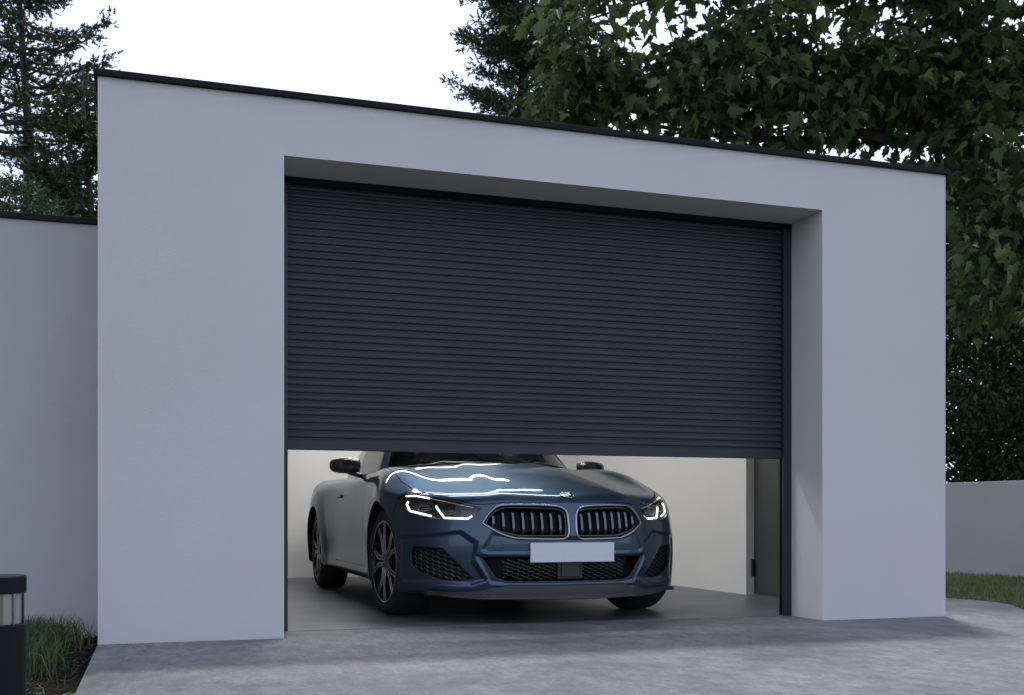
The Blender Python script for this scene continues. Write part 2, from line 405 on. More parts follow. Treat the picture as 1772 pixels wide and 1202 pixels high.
# right boundary wall
w_ = empty('boundary_wall', (8.67, 4.67, -.03), math.radians(8.7)); tag(w_, 'low plain white boundary wall beyond the lawn right of garage', 'wall')
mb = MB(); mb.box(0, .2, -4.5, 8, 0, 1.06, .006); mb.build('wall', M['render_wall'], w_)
# bollard light
bx, by = -.462, -2.13
bo = empty('bollard_light', (bx, by, -.03)); tag(bo, 'black cylindrical bollard light with clear ring under flat cap on grass', 'bollard light')
I4 = Matrix.Identity(4); z0 = .03
mb = MB(); mb.lathe([(0, .0), (.088, 0), (.088, .300+z0), (.085, .303+z0), (0, .303+z0)], I4, 64); mb.build('post', M['bollard'], bo, True, sharp=35)
mb = MB(); mb.lathe([(0, .396+z0), (.088, .396+z0), (.0895, .398+z0), (.0895, .445+z0), (.086, .449+z0), (0, .450+z0)], I4, 64); mb.build('cap', M['bollard'], bo, True, sharp=35)
mb = MB(); mb.lathe([(.084, .303+z0), (.084, .396+z0)], I4, 64); mb.build('lens', M['lens'], bo, True)
mb = MB(); mb.lathe([(.0745, .304+z0), (.0745, .395+z0)], I4, 48)
mb.build('diffuser', simple('milky_plastic', (.46, .46, .46), .5, nscale=8, namp=.05), bo, True)
mb = MB(); mb.prism([(.0747*math.cos(a), .0747*math.sin(a)) for a in np.linspace(-2.3, -1.12, 14)]+[(.0760*math.cos(a), .0760*math.sin(a)) for a in np.linspace(-1.12, -2.3, 14)], I4, .306+z0, .394+z0)
mb.build('shade_strip', simple('olive_strip', (.26, .28, .17), .6), bo)
for k in range(3):
    mb = MB(); a = 2*math.pi*k/3-.72; mb.tube([(.0795*math.cos(a), .0795*math.sin(a), .303+z0), (.0795*math.cos(a), .0795*math.sin(a), .396+z0)], .0035, 8); mb.build('strut', M['silver'], bo)
# ---------------------------------------------------------------- the car
car = empty('parked_car', (CX, CY, 0))
tag(car, 'blue-grey metallic sports coupe with lit headlights, front facing out under the half-open shutter', 'car')
class S:  # a polygon surface with normals, cut by scalar fields
    def __init__(s, V, Nn, F): s.V = V; s.N = Nn; s.F = F
    def clip(s, h):  # keep h > 0
        h = np.where(np.abs(h) < 1e-6, 1e-6, h); pos = h > 0
        V = list(s.V); Nn = list(s.N); out = []; cache = {}
        pl = pos.tolist(); hl = h.tolist()
        for f in s.F:
            c = [pl[i] for i in f]
            if all(c): out.append(f); continue
            if not any(c): continue
            g_ = []
            for k in range(len(f)):
                a, b = f[k], f[(k+1) % len(f)]
                if pl[a]: g_.append(a)
                if pl[a] != pl[b]:
                    key = (a, b) if a < b else (b, a)
                    if key not in cache:
                        tt = hl[a]/(hl[a]-hl[b]); cache[key] = len(V)
                        V.append(s.V[a]*(1-tt)+s.V[b]*tt); Nn.append(s.N[a]*(1-tt)+s.N[b]*tt)
                    g_.append(cache[key])
            if len(g_) >= 3: out.append(g_)
        used = sorted({i for f in out for i in f}); mp = {u: k for k, u in enumerate(used)}
        if not used: return S(np.zeros((0, 3)), np.zeros((0, 3)), [])
        return S(np.array(V)[used], np.array(Nn)[used], [[mp[i] for i in f] for f in out])
    def offset(s, d): return S(s.V-s.N*d, s.N, s.F)
    def build(s, name, mat, parent=car, skirt=.0, lip=.0025):
        if not s.F: return None
        V = s.V; Nn = s.N/np.linalg.norm(s.N, axis=1)[:, None]; F = [list(f) for f in s.F]
        if skirt:
            cnt = {}
            for f in F:
                for k in range(len(f)):
                    a, b = f[k], f[(k+1) % len(f)]; e = (min(a, b), max(a, b)); cnt[e] = None if e in cnt else (a, b)
            be = [e for e in cnt.values() if e]; vs = sorted({i for e in be for i in e}); n0 = len(V)
            i1 = {v: n0+k for k, v in enumerate(vs)}; i2 = {v: n0+len(vs)+k for k, v in enumerate(vs)}
            V = np.vstack([V, V[vs]-Nn[vs]*.0, V[vs]-Nn[vs]*skirt])
            Nn = np.vstack([Nn, Nn[vs], Nn[vs]])
            SN = np.zeros_like(V)
            for a, b in be:
                d = V[b]-V[a]; nn = np.cross(d, Nn[a])
                for q in (i1[a], i1[b], i2[a], i2[b]): SN[q] += nn
                F.append([b, a, i1[a], i1[b]][:0] or [i1[b], i1[a], i2[a], i2[b]])
            k0 = n0; l = np.linalg.norm(SN[k0:], axis=1)[:, None]; Nn[k0:] = SN[k0:]/np.maximum(l, 1e-9)
        o = mesh_obj(name, V, F, mat, parent, True, Nn)
        if skirt:
            o.data.materials.append(M['underlay']); nf = len(s.F)
            for p_ in o.data.polygons[nf:]: p_.material_index = 1
        return o
def make_surf(f, cols, thetas, zo, yo=None):
    # cols: list of (y origin, azimuth); rays from (0, yo, zo)
    C_ = np.array(cols); n, m = len(cols), len(thetas)
    az = C_[:, 1][:, None]; th = np.array(thetas)[None, :]
    dx = np.sin(az)*np.cos(th); dy = -np.cos(az)*np.cos(th); dz = np.sin(th)+0*az
    oy = C_[:, 0][:, None]+0*th
    lo = np.zeros_like(dx); hi = np.full_like(dx, 3.2)
    t_ = np.linspace(0.1, 2.4, 60); first = np.full(dx.shape, 60)
    for i in range(59, -1, -1):
        v = f(dx*t_[i], oy+dy*t_[i], zo+dz*t_[i]); first = np.where(v > 0, i, first)
    hi = t_[np.minimum(first, 59)]; lo = np.maximum(hi-.05, 0)
    for _ in range(26):
        mid = (lo+hi)/2; v = f(dx*mid, oy+dy*mid, zo+dz*mid)
        lo = np.where(v < 0, mid, lo); hi = np.where(v < 0, hi, mid)
    P = np.stack([dx*lo, oy+dy*lo, zo+dz*lo], -1).reshape(-1, 3)
    F = []
    for i in range(n):
        j = (i+1) % n
        for k in range(m-1):
            F.append((i*m+k, j*m+k, j*m+k+1, i*m+k+1))
    q = np.round(P, 4); u, idx, inv = np.unique(q, axis=0, return_index=True, return_inverse=True); inv = inv.ravel()
    V = P[idx]; FF = []
    for fa in F:
        g_ = []
        for i in fa:
            w = int(inv[i])
            if w not in g_: g_.append(w)
        if len(g_) >= 3: FF.append(g_)
    return S(V, grad(f, V), FF)
def grad(f, V, e=.0012):
    x, y, z = V[:, 0], V[:, 1], V[:, 2]
    G = np.stack([f(x+e, y, z)-f(x-e, y, z), f(x, y+e, z)-f(x, y-e, z), f(x, y, z+e)-f(x, y, z-e)], -1)
    return G/np.maximum(np.linalg.norm(G, axis=1)[:, None], 1e-9)
D2 = math.radians
azf = np.concatenate([np.arange(0, 22, .5), np.arange(22, 58, .3), np.arange(58, 90, .8)])
ys_side = np.concatenate([np.arange(1.1, 2.0, .02), np.arange(2.0, 4.0, .03)])
azr = np.arange(90, 180.01, 2.0)
half = [(1.1, D2(a)) for a in azf]+[(y, D2(90)) for y in ys_side]+[(4.0, D2(a)) for a in azr]
cols = half+[(y, -a) for y, a in half[::-1][1:-1]]
ths = np.concatenate([np.arange(-42, -18, 1.5), np.arange(-18, 14, .28), np.arange(14, 36, .42), np.arange(36, 90, 1.2), [90]])
BODY = make_surf(body_f, cols, [D2(a) for a in ths], .45)
def fields(Sf):
    x, y, z = Sf.V.T; return x, np.abs(x), y, z, np.arctan2(np.abs(x), 1.1-y)*1.1
KID = [(.505, .593), (.475, .640), (.442, .676), (.415, .692), (.375, .700), (.20, .700), (.085, .692), (.050, .678), (.030, .655), (.024, .60), (.026, .53), (.040, .508), (.07, .499), (.30, .503), (.36, .514), (.428, .540)]
KID = spl(KID+[KID[0]], 3)[:-1]
HL = [(1.235, .748), (1.18, .778), (1.07, .779), (.92, .756), (.77, .730), (.548, .684), (.575, .645), (.632, .609), (.745, .611), (.845, .619), (.967, .635), (1.06, .658), (1.16, .705)]
LOW = [(-.52, .397), (.52, .397), (.43, .264), (.36, .246), (-.36, .246), (-.43, .264)]
SID = [(1.02, .458), (.80, .449), (.595, .266), (.64, .252), (.70, .248), (.812, .252), (.95, .285), (1.04, .335), (1.045, .42)]
def hood_h(ax, y, z, A):
    zl = np.where(y < 1.1, np.interp(A, [0, .40, .52, .60, .77, 1.07, 1.3], [.716, .716, .704, .704, .741, .789, .80]), 0)
    xl = np.interp(y, [.3, .5, .65, .85, 1.3, 1.6], [.80, .80, .815, .838, .825, .79])
    return np.minimum(np.minimum(z-zl, xl-ax), (wbase(ax)-.085)-y)
def holes(Sf, g_=0., arches=True, only=None):
    # cut every opening, widened by g_
    def cut(fn):
        nonlocal Sf
        x, ax, y, z, A = fields(Sf); Sf = Sf.clip(fn(x, ax, y, z, A)-g_)
    front = lambda y: y < .6
    cut(lambda x, ax, y, z, A: np.where(front(y), poly_sdf(KID, ax, z)+.006, 1))
    cut(lambda x, ax, y, z, A: np.where(front(y), poly_sdf(LOW, x, z), 1))
    cut(lambda x, ax, y, z, A: np.where(y < 1., poly_sdf(SID, A, z), 1))
    cut(lambda x, ax, y, z, A: np.where((y < 1.)&(z < .9), poly_sdf(HL, A, z), 1))
    for yw in (WF-.012, WR):
        cut(lambda x, ax, y, z, A: np.where(ax > .35, np.hypot(y-yw, z-HUB+.0)-.388, 1))
    cut(lambda x, ax, y, z, A: np.where(z > .82, cabin_f(x, y, z)+.012, 1))
    return Sf
B0 = holes(BODY)
inner = holes(BODY.offset(.022), .004); inner.build('inner_shell', M['underlay'])
x, ax, y, z, A = fields(B0); hh = hood_h(ax, y, z, A)
HOOD = B0.clip(hh-.0022); HOOD.build('hood', M['paint'], skirt=.016)
R1 = B0.clip(-hh-.0022)
def splity(Sf, y0, curve=0, gap=.002, wide=0):
    x, ax, y, z, A = fields(Sf)
    s_ = y0+curve*(z-.5)**2; w = gap+wide*sstep(.34, .38, z)*sstep(.66, .62, z)
    a = Sf.clip(s_-y-w); b = Sf.clip(y-s_-w); return a, b
BUMP, R2 = splity(R1, .635, 0)
BUMP.build('front_bumper', M['paint'], skirt=.018)
FEN, R3 = splity(R2, 1.66, .35, .002, .006)
for nm, sg in (('front_fender', -1), ('front_fender', 1)):
    q = FEN.clip(FEN.V[:, 0]*sg-.2); q.build(nm, M['paint'], skirt=.016)
DOOR, R4 = splity(R3, 3.02, -.25)
x, ax, y, z, A = fields(DOOR)
dz_ = z-.285
q = DOOR.clip(np.minimum(dz_, ax-.55)-.002)
doors = []
for sg in (-1, 1): doors.append(q.clip(q.V[:, 0]*sg-.2).build('door', M['paint'], skirt=.016))
x, ax, y, z, A = fields(DOOR); SILL = DOOR.clip(-(z-.285)-.002); SILL.build('sill', M['paint'], skirt=.016)
R4.build('rear_body', M['paint'], skirt=.016)

# points on the body surface
def pXZs(x, z, off=0):
    x = np.array(x, float); z = np.array(z, float); lo = np.full(x.shape, -.3); hi = np.full(x.shape, 1.2)
    for _ in range(22):
        mid = (lo+hi)/2; o = body_f(x, mid, z) > 0; lo = np.where(o, mid, lo); hi = np.where(o, hi, mid)
    P = np.stack([x, hi, z], -1); return P-grad(body_f, P)*off
def pAZs(A, z, sg, off=0):
    A = np.array(A, float); z = np.array(z, float); a = A/1.1; sa, ca = np.sin(a)*sg, np.cos(a); lo = np.full(a.shape, .2); hi = np.full(a.shape, 1.6)
    for _ in range(22):
        mid = (lo+hi)/2; o = body_f(sa*mid, 1.1-ca*mid, z) < 0; lo = np.where(o, mid, lo); hi = np.where(o, hi, mid)
    P = np.stack([sa*lo, 1.1-ca*lo, z], -1); return P-grad(body_f, P)*off
def pXZ(x, z, off=0): return pXZs([x], [z], off)[0]
def pAZ(A, z, sg, off=0): return pAZs([A], [z], sg, off)[0]
def dens(P, closed=True, n=None):
    n = n or (2 if len(P) > 30 else 6)
    Q = P+[P[0]] if closed else P; out = []
    for a, b in zip(Q[:-1], Q[1:]):
        for k in range(n): out.append((a[0]+(b[0]-a[0])*k/n, a[1]+(b[1]-a[1])*k/n))
    if not closed: out.append(P[-1])
    return out
def sub_surf(poly, kind, off, grow=.01, sg=None):
    q = BODY
    x, ax, y, z, A = fields(q)
    u = {'A': A, 'X': ax, 'x': x}[kind]
    h = np.where((y < 1.0)&(z < .9), -poly_sdf(poly, u, z)+grow, -1)
    q = q.clip(h)
    if sg: q = q.clip(q.V[:, 0]*sg-.001)
    return q.offset(off)
# kidneys
for sg in (-1, 1):
    sub_surf(KID, 'X', .075, .02, sg).build('grille_backing', M['underlay'])
    mb = MB(); Pk = [pXZ(x*sg, z, .001) for x, z in dens(KID)]
    mb.tube(Pk+[Pk[0], Pk[1]], .0072, 8, False); kr = mb.build('kidney_grille', M['chrome'], car, True)
    mb = MB(); Pk = [pXZ(sg*(.265+(x-.265)*.965), .600+(z-.600)*.90, .022) for x, z in dens(KID)]
    mb.tube(Pk+[Pk[0], Pk[1]], .007, 6, False); mb.build('inner_frame', M['gloss'], kr, True)
    for k in range(8):
        xk = .068+k*.0535
        # extent of the opening at this x
        zs = np.linspace(.49, .71, 200); ins = zs[poly_sdf(KID, np.full(200, xk), zs) < -.010]
        if len(ins) < 5: continue
        zz = np.linspace(ins[0], ins[-1], 9); mb = MB(); V = []; 
        for j, zv in enumerate(zz):
            u = j/8; dep = .012+.030*(2*u-1)**4+.012*u
            p = pXZ(xk*sg, zv, 0)
            w = .0065
            for (dx, dy) in ((-w, dep), (w, dep), (w*1.3, dep+.012), (w*.4+.004*sg, dep+.05), (-w*.4+.004*sg, dep+.05), (-w*1.3, dep+.012)):
                V.append((p[0]+dx, p[1]+dy, p[2]))
        F = [(j*6+k2, j*6+(k2+1) % 6, (j+1)*6+(k2+1) % 6, (j+1)*6+k2) for j in range(8) for k2 in range(6)]+[tuple(range(6)), tuple(range(53, 47, -1))]
        mb.add(V, F); mb.build('slat', M['slat'], kr, True, sharp=40)
# emblem
e0 = pXZ(0, .757); en = grad(body_f, np.array([e0]))[0]; q = Vector(en).to_track_quat('Z', 'X'); EM = Matrix.Translation(Vector(e0)) @ q.to_matrix().to_4x4()
mb = MB(); mb.lathe([(0, .006), (.031, .006), (.0405, .005), (.041, .001), (.041, -.004)], EM, 40); em = mb.build('emblem', M['gloss'], car, True, sharp=40)
mb = MB(); mb.lathe([(.0405, .0045), (.0405, .0062), (.0385, .0068), (.0385, .0055)], EM, 40, True); mb.build('emblem_ring', M['silver'], em, True)
mb = MB(); mb.lathe([(.0255, .0062), (.0255, .0070), (.0240, .0070), (.0240, .0062)], EM, 40, True); mb.build('emblem_ring', M['silver'], em, True)
for nm, offs in (('blue_quarter', (0, 2)), ('white_quarter', (1, 3))):
    mb = MB()
    for o in offs:
        P = [(0, 0)]+[(.024*math.cos((o+j/8)*math.pi/2), .024*math.sin((o+j/8)*math.pi/2)) for j in range(9)]; mb.prism(P, EM, .0062, .0068)
    mb.build(nm, M['bluebadge' if nm[0] == 'b' else 'whitebadge'], em)
# three small letters on the black ring of the emblem
for ch, ang in (('B', 125), ('M', 90), ('W', 55)):
    cu = bpy.data.curves.new('letter', 'FONT'); cu.body = ch; cu.size = .017; cu.align_x = 'CENTER'; cu.align_y = 'CENTER'; cu.extrude = .0004
    to = bpy.data.objects.new('letter', cu); COL.objects.link(to)
    a = math.radians(ang); EMx = EM @ Matrix.Translation((0, 0, 0))
    bpy.context.view_layer.update(); dg = bpy.context.evaluated_depsgraph_get(); me = bpy.data.meshes.new_from_object(to.evaluated_get(dg)); bpy.data.objects.remove(to)
    # badge frame: up = surface direction that climbs the hood
    up = EM.to_3x3().inverted() @ Vector((0, .6, .8)); au = math.atan2(up.y, up.x)
    th = au+(a-math.pi/2)
    Mx = EM @ Matrix.Translation((.0322*math.cos(th), .0322*math.sin(th), .0066)) @ Matrix.Rotation(th-math.pi/2, 4, 'Z')
    me.transform(Mx); me.materials.clear(); me.materials.append(M['whitebadge']); o = bpy.data.objects.new('letter', me); COL.objects.link(o); o.parent = em
# number plate
mb = MB(); bm_y = pXZ(0, .45)[1]-.006
mb.box(-.262, .262, bm_y-.004, bm_y, .366, .480, .003); mb.build('number_plate', M['plate'], car)
mb = MB(); mb.box(-.20, .20, bm_y+.001, bm_y+.06, .385, .46); mb.build('plate_bracket', M['black'], car)
# lower intake
sub_surf(LOW, 'x', .10, .03).build('intake_backing', M['underlay'])
def honey(poly, kind, sg, off, sx, sz, r, name, parent, slant=0):
    mb = MB(); P = np.array(poly); u0, u1, v0, v1 = P[:, 0].min(), P[:, 0].max(), P[:, 1].min(), P[:, 1].max()
    seg = []
    ni = int((u1-u0)/(sx*1.5))+2; nj = int((v1-v0)/sz)+2
    for i in range(-1, ni):
        for j in range(-1, nj):
            cu_ = u0+i*sx*1.5; cv = v0+j*sz+(sz/2 if i % 2 else 0)
            hx = [(cu_+sx*a, cv+sz*b) for a, b in ((1, 0), (.5, .5), (-.5, .5), (-1, 0))]
            for (a, b) in zip(hx[:-1], hx[1:]):
                m_ = ((a[0]+b[0])/2, (a[1]+b[1])/2)
                if poly_sdf(poly, np.array([m_[0]]), np.array([m_[1]]))[0] < .004:
                    seg.append((a, b))
    if 1:
        if 1:
            sa = np.array(seg); q = sa.reshape(-1, 2)
            PP = (pXZs(q[:, 0]*sg, q[:, 1], off) if kind in 'xX' else pAZs(q[:, 0], q[:, 1], sg, off)).reshape(-1, 2, 3)
            for pa, pb in PP:
                if 1:
                    d = np.array([0, .014, 0]) if kind in 'xX' else np.array([-.004*sg, .012, 0])
                    t2 = np.array([0, 0, r]); 
                    if abs(pa[2]-pb[2]) > .006: t2 = np.array([r*.8, 0, r*.8])
                    V = [pa-t2, pb-t2, pb+t2, pa+t2, pa-t2+d, pb-t2+d, pb+t2+d, pa+t2+d]
                    mb.add(V, [(0, 1, 2, 3), (4, 7, 6, 5), (0, 4, 5, 1), (1, 5, 6, 2), (2, 6, 7, 3), (3, 7, 4, 0)])
    return mb.build(name, M['mesh'], parent)
M['mesh'] = simple('mesh_black', (.022, .022, .025), .35)
inL = [(-.40, .375), (-.085, .375), (-.085, .26), (-.34, .26), (-.385, .275)]
for sg in (1, -1):
    honey([(abs(a), b) for a, b in inL], 'X', sg, .032, .020, .022, .0022, 'intake_mesh', car)
mb = MB(); y_ = pXZ(0, .32)[1]+.018
mb.box(-.080, .080, y_, y_+.05, .262, .385, .008); mb.build('radar_surround', M['gloss'], car)
mb = MB(); mb.box(-.058, .058, y_-.008, y_-.001, .275, .365, .006); mb.build('radar_cover', M['black'], car)
for sg in (-1, 1):
    sub_surf(SID, 'A', .055, .055, sg).build('intake_backing', M['underlay'])
    honey([(a*.985 if a > .9 else a, b) for a, b in SID][:], 'A', sg, .028, .030, .026, .0022, 'intake_mesh', car)
    mb = MB(); Pk = [pAZ(a, z, sg, .006) for a, z in dens(SID)]; mb.tube(Pk+[Pk[0], Pk[1]], .0065, 6, False); mb.build('intake_frame', M['black'], car, True)
Pk = [pXZ(a, z, .008) for a, z in dens(LOW, n=14)]; mb = MB(); mb.tube(Pk+[Pk[0], Pk[1]], .007, 6, False); mb.build('intake_frame', M['black'], car, True)
# splitter lip
mb = MB(); V = []; F = []; us = np.linspace(-.96, .96, 121)
for u in us:
    sg = 1 if u >= 0 else -1; a = abs(u)/1.1; d = np.array([math.sin(a)*sg, -math.cos(a), 0])
    ap = 1.0*math.sin(a); zr = .218-.045*float(sstep(.34, .56, ap)); p = pAZ(abs(u), zr+.035, sg, 0)
    zb_ = .146+.028*float(sstep(.45, .9, ap)); q_ = float(sstep(.96, .80, abs(u)))
    for o_, zz in [(-.012, zr+.03), (-.004, zr+.012), (.002, zr-.004), (.004, zb_+.026*q_+.004), (.018*q_, zb_+.012*q_+.002), (.021*q_, zb_+.004), (.016*q_, zb_), (-.12, zb_)]: V.append((p[0]+d[0]*(o_-.035*(1-q_)), p[1]+d[1]*(o_-.035*(1-q_)), zz))
k_ = 8
for i in range(120):
    for j in range(k_-1): F.append((i*k_+j, i*k_+j+1, (i+1)*k_+j+1, (i+1)*k_+j))
mb.add(V, F); mb.build('front_splitter', M['splitter'], car, True, sharp=30)
P = [pXZ(-.425+.027*math.cos(t), .462+.027*math.sin(t), .0006) for t in np.linspace(0, 2*math.pi, 29)]
mb = MB(); mb.tube(P, .0013, 5, False); mb.build('tow_eye_cover', M['underlay'], car)
mb = MB(); mb.box(-.60, .60, .36, 4.6, .20, .58); mb.build('chassis', M['underlay'], car)
mb = MB(); mb.box(-.80, .80, .30, 4.7, .17, .19); mb.build('underbody', M['underlay'], car)
# headlights
def lamp(sg):
    hb = sub_surf(HL, 'A', .075, .0, sg).build('headlight', M['lampdark'])
    # housing walls
    O = dens(HL); V = [tuple(pAZ(a, z, sg, .002)) for a, z in O]+[tuple(pAZ(a, z, sg, .076)) for a, z in O]; n_ = len(O)
    mb = MB(); mb.add(V, [(i, (i+1) % n_, n_+(i+1) % n_, n_+i) for i in range(n_)]); mb.build('housing', M['lampdark'], hb, True)
    for c_ in ((.965, .694), (.775, .672)):
        P = pAZ(c_[0], c_[1], sg, .055); nn = -np.array([-.35*sg, 1, 0]); qd = Vector(nn).to_track_quat('Z', 'Y'); Mx = Matrix.Translation(Vector(P)) @ qd.to_matrix().to_4x4() @ Matrix.Diagonal((1.45, .8, 1, 1))
        mb = MB(); mb.lathe([(.038, -.02), (.037, .005), (.034, .010), (.030, .008), (.027, .012), (.018, .020), (.001, .023)], Mx, 28); mb.build('projector', M['gloss'], hb, True, sharp=50)
    for L_ in ([(1.122, .735), (1.128, .715), (1.085, .672), (.90, .640)], [(.872, .702), (.865, .690), (.80, .628), (.64, .624), (.615, .640)]):
        P = [pAZ(a, z, sg, .022) for a, z in dens(L_, False, 6)]; mb = MB()
        mb.tube(P, [.006]*len(P), 8); mb.build('light_guide', M['drl'], hb, True)
    P = [pAZ(a, z, sg, .014) for a, z in dens([(.93, .752), (.84, .737), (.76, .721), (.60, .687)], False, 6)]
    mb = MB(); mb.tube(P, np.linspace(.0055, .003, len(P)).tolist(), 8); mb.build('brow_strip', M['silver'], hb, True)
    P = [pAZ(a, z, sg, .014) for a, z in dens([(1.165, .768), (1.07, .769), (.94, .752)], False, 6)]; mb = MB(); mb.tube(P, .005, 8); mb.build('brow_light', M['drl'], hb, True)
    sub_surf(HL, 'A', -.0005, -.001, sg).build('lens', M['lens'], hb)
M['lampdark'] = simple('lamp_housing', (.07, .07, .075), .25, metal=.6)
lamp(-1); lamp(1)
# wheels
def wheel(xo, yw, sg):
    # disc axis along x; outer face at xo
    Mx = Matrix.Translation((xo, yw, HUB)) @ Matrix.Rotation(math.radians(6) if yw < 2 else 0, 4, 'Z') @ Matrix.Rotation(sg*math.pi/2, 4, 'Y')   # local +z = outward
    R = .345; w = .245
    mb = MB(); mb.lathe([(.262, -.008), (.258, .0), (.250, -.004), (.246, -.02), (.243, -.19), (.262, -.22)], Mx, 72)
    # five double spokes
    tr = MB()
    for k in range(5):
        a0 = 2*math.pi*k/5+math.pi/2
        for s_ in (-1, 1):
            A_ = [(.045, .010), (.14, .012), (.245, .060), (.250, .078), (.246, .084), (.13, .036), (.045, .028)]
            P = [(r*math.cos(a0)-s_*o*math.sin(a0), r*math.sin(a0)+s_*o*math.cos(a0)) for r, o in A_]
            if s_ < 0: P = P[::-1]
            mb.prism(P, Mx, -.035, -.010)
            for r0, q0, q1 in ((.0030, 0, 3), (.0030, 4, 6)):
                e = A_[q0:q1+1]
                tr.tube([(Mx @ Vector((r*math.cos(a0)-s_*o*math.sin(a0), r*math.sin(a0)+s_*o*math.cos(a0), -.0095)))[:] for r, o in e], r0, 5)
        # thin centre rib between the pairs
        a1 = a0+math.pi/5
        P = [(r*math.cos(a1)-o*math.sin(a1), r*math.sin(a1)+o*math.cos(a1)) for r, o in ((.05, -.012), (.10, -.004), (.10, .004), (.05, .012))]; mb.prism(P, Mx, -.035, -.012)
    mb.lathe([(.001, -.008), (.030, -.008), (.055, -.014), (.06, -.05)], Mx, 30)
    wb = mb.build('wheel', M['rim'], car, True, sharp=30)
    tr.lathe([(.2545, .0005), (.2575, .0015), (.2605, .0005)], Mx, 72)
    tr.build('spoke_trim', M['trim'], wb, True)
    mb = MB(); mb.lathe([(.262, -.215), (.275, -.238), (.30, -.243), (.325, -.235), (.340, -.212), (.3445, -.175), (.3455, -.12), (.3445, -.065), (.340, -.028), (.325, -.005), (.305, .004), (.285, .005), (.268, -.002), (.262, -.010)], Mx, 96)
    mb.build('tyre', M['rubber'], wb, True)
    mb = MB(); mb.lathe([(.06, -.07), (.185, -.07), (.185, -.095), (.06, -.095)], Mx, 48, True); mb.build('brake_disc', M['disc'], wb, True, sharp=30)
    mb = MB(); V = []; F = []
    for k in range(31):
        a = math.radians(-12+204*k/30); yy, zz = yw-.012*(yw < 2)+.393*math.cos(a), HUB+.393*math.sin(a)
        V += [(xo-sg*.022, yy, zz), (xo-sg*.32, yy, zz), (xo-sg*.32, yw, .3)]
    for k in range(30): F += [(3*k, 3*k+1, 3*k+4, 3*k+3), (3*k+1, 3*k+2, 3*k+5, 3*k+4)]
    mb.add(V, F)
    mb.build('wheel_arch_liner', M['underlay'], car, True, sharp=40)
M['disc'] = simple('brake_steel', (.12, .12, .13), .35, metal=1)
for yw, xo in ((WF, .928), (WR, .94)):
    for sg in (-1, 1): wheel(xo*sg, yw, sg)
# cabin
azs = np.arange(-180, 180, 2.5); cths = np.concatenate([np.arange(-8, 40, 1.2), np.arange(40, 90, 2.5), [90]])
CAB = make_surf(cabin_f, [(2.75, D2(a)) for a in azs], [D2(a) for a in cths], .93)
CAB = CAB.clip(body_f(*CAB.V.T)+.004)
def cterms(V):
    x, y, z = V.T; ax = np.abs(x)
    ws = (wbase(ax)+(z-.97)*1.72-y)*.5+.03*np.clip(z-1.2, 0, 1)
    sd = (ax-(.775-.12*np.clip((y-3.0)/1.3, 0, 1)-(z-.93)*.45-.03*np.clip((1.9-y), 0, 1)))*.9
    rf = z-(1.385-.10*ax**2-.055*(y-2.75)**2); rr = (y-(4.55-(z-.95)*2.3-.5*ax**2))*.4
    return ws, sd, rf, rr
ws, sd, rf, rr = cterms(CAB.V)
hw = ws-np.maximum(np.maximum(sd, rf), rr)-.030
hs = sd-np.maximum(np.maximum(ws, rf), rr)-.022
hr = rr-np.maximum(np.maximum(sd, rf), ws)-.030
gl_ = np.maximum(np.maximum(hw, hs), hr)
CAB.clip(-gl_).build('roof_frame', M['paint'], skirt=.03)
CAB.clip(hw).offset(.004).build('windscreen', M['glass']); CAB.clip(hr).offset(.004).build('rear_window', M['glass'])
q = CAB.clip(hs).offset(.004)
for sg in (-1, 1): q.clip(q.V[:, 0]*sg).build('side_window', M['glass'])
# interior
mb = MB(); mb.box(-.68, .68, 1.62, 1.98, .80, .965, .05); mb.build('dashboard', M['seat'], car, True, sharp=30)
mb = MB(); mb.box(-.74, .74, 1.5, 4.2, .45, .50); mb.build('cabin_floor', M['underlay'], car)
for sx in (-.36, .36):
    mb = MB(); mb.box(sx-.24, sx+.24, 2.35, 2.85, .50, .66, .05); mb.box(sx-.22, sx+.22, 2.82, 2.96, .60, 1.13, .05); mb.box(sx-.13, sx+.13, 2.87, 2.96, 1.15, 1.30, .04)
    mb.build('seat', M['seat'], car, True, sharp=40)
mb = MB(); c = Vector((.36, 2.16, .92)); pts = [(c+Vector((.18*math.cos(a), .06*math.sin(a), .17*math.sin(a))))[:] for a in np.linspace(0, 2*math.pi, 33)]
mb.tube(pts, .014, 8, False); mb.tube([c[:], (.36, 1.95, .87)], .03, 8); mb.tube([(.19, 2.16, .92), (.53, 2.16, .92)], .015, 8); mb.build('steering_wheel', M['seat'], car, True)
# wipers
for x0_, x1_, xb in ((-.62, .02, -.40), (.12, .62, .30)):
    mb = MB()
    def wp(x, up): 
        yy = float(wbase(abs(x)))+.03; return (x, yy+up*1.2-.05, .995-.03*abs(x)**2+up)
    P = [wp(x, .006+.012*math.sin(math.pi*(x-x0_)/(x1_-x0_))) for x in np.linspace(x0_, x1_, 14)]
    mb.tube(P, .006, 6); mb.tube([wp(x0_+.02, -.012), wp(xb, .026), wp(x1_-.16, .016)], .009, 6); mb.build('wiper', M['black'], car, True)
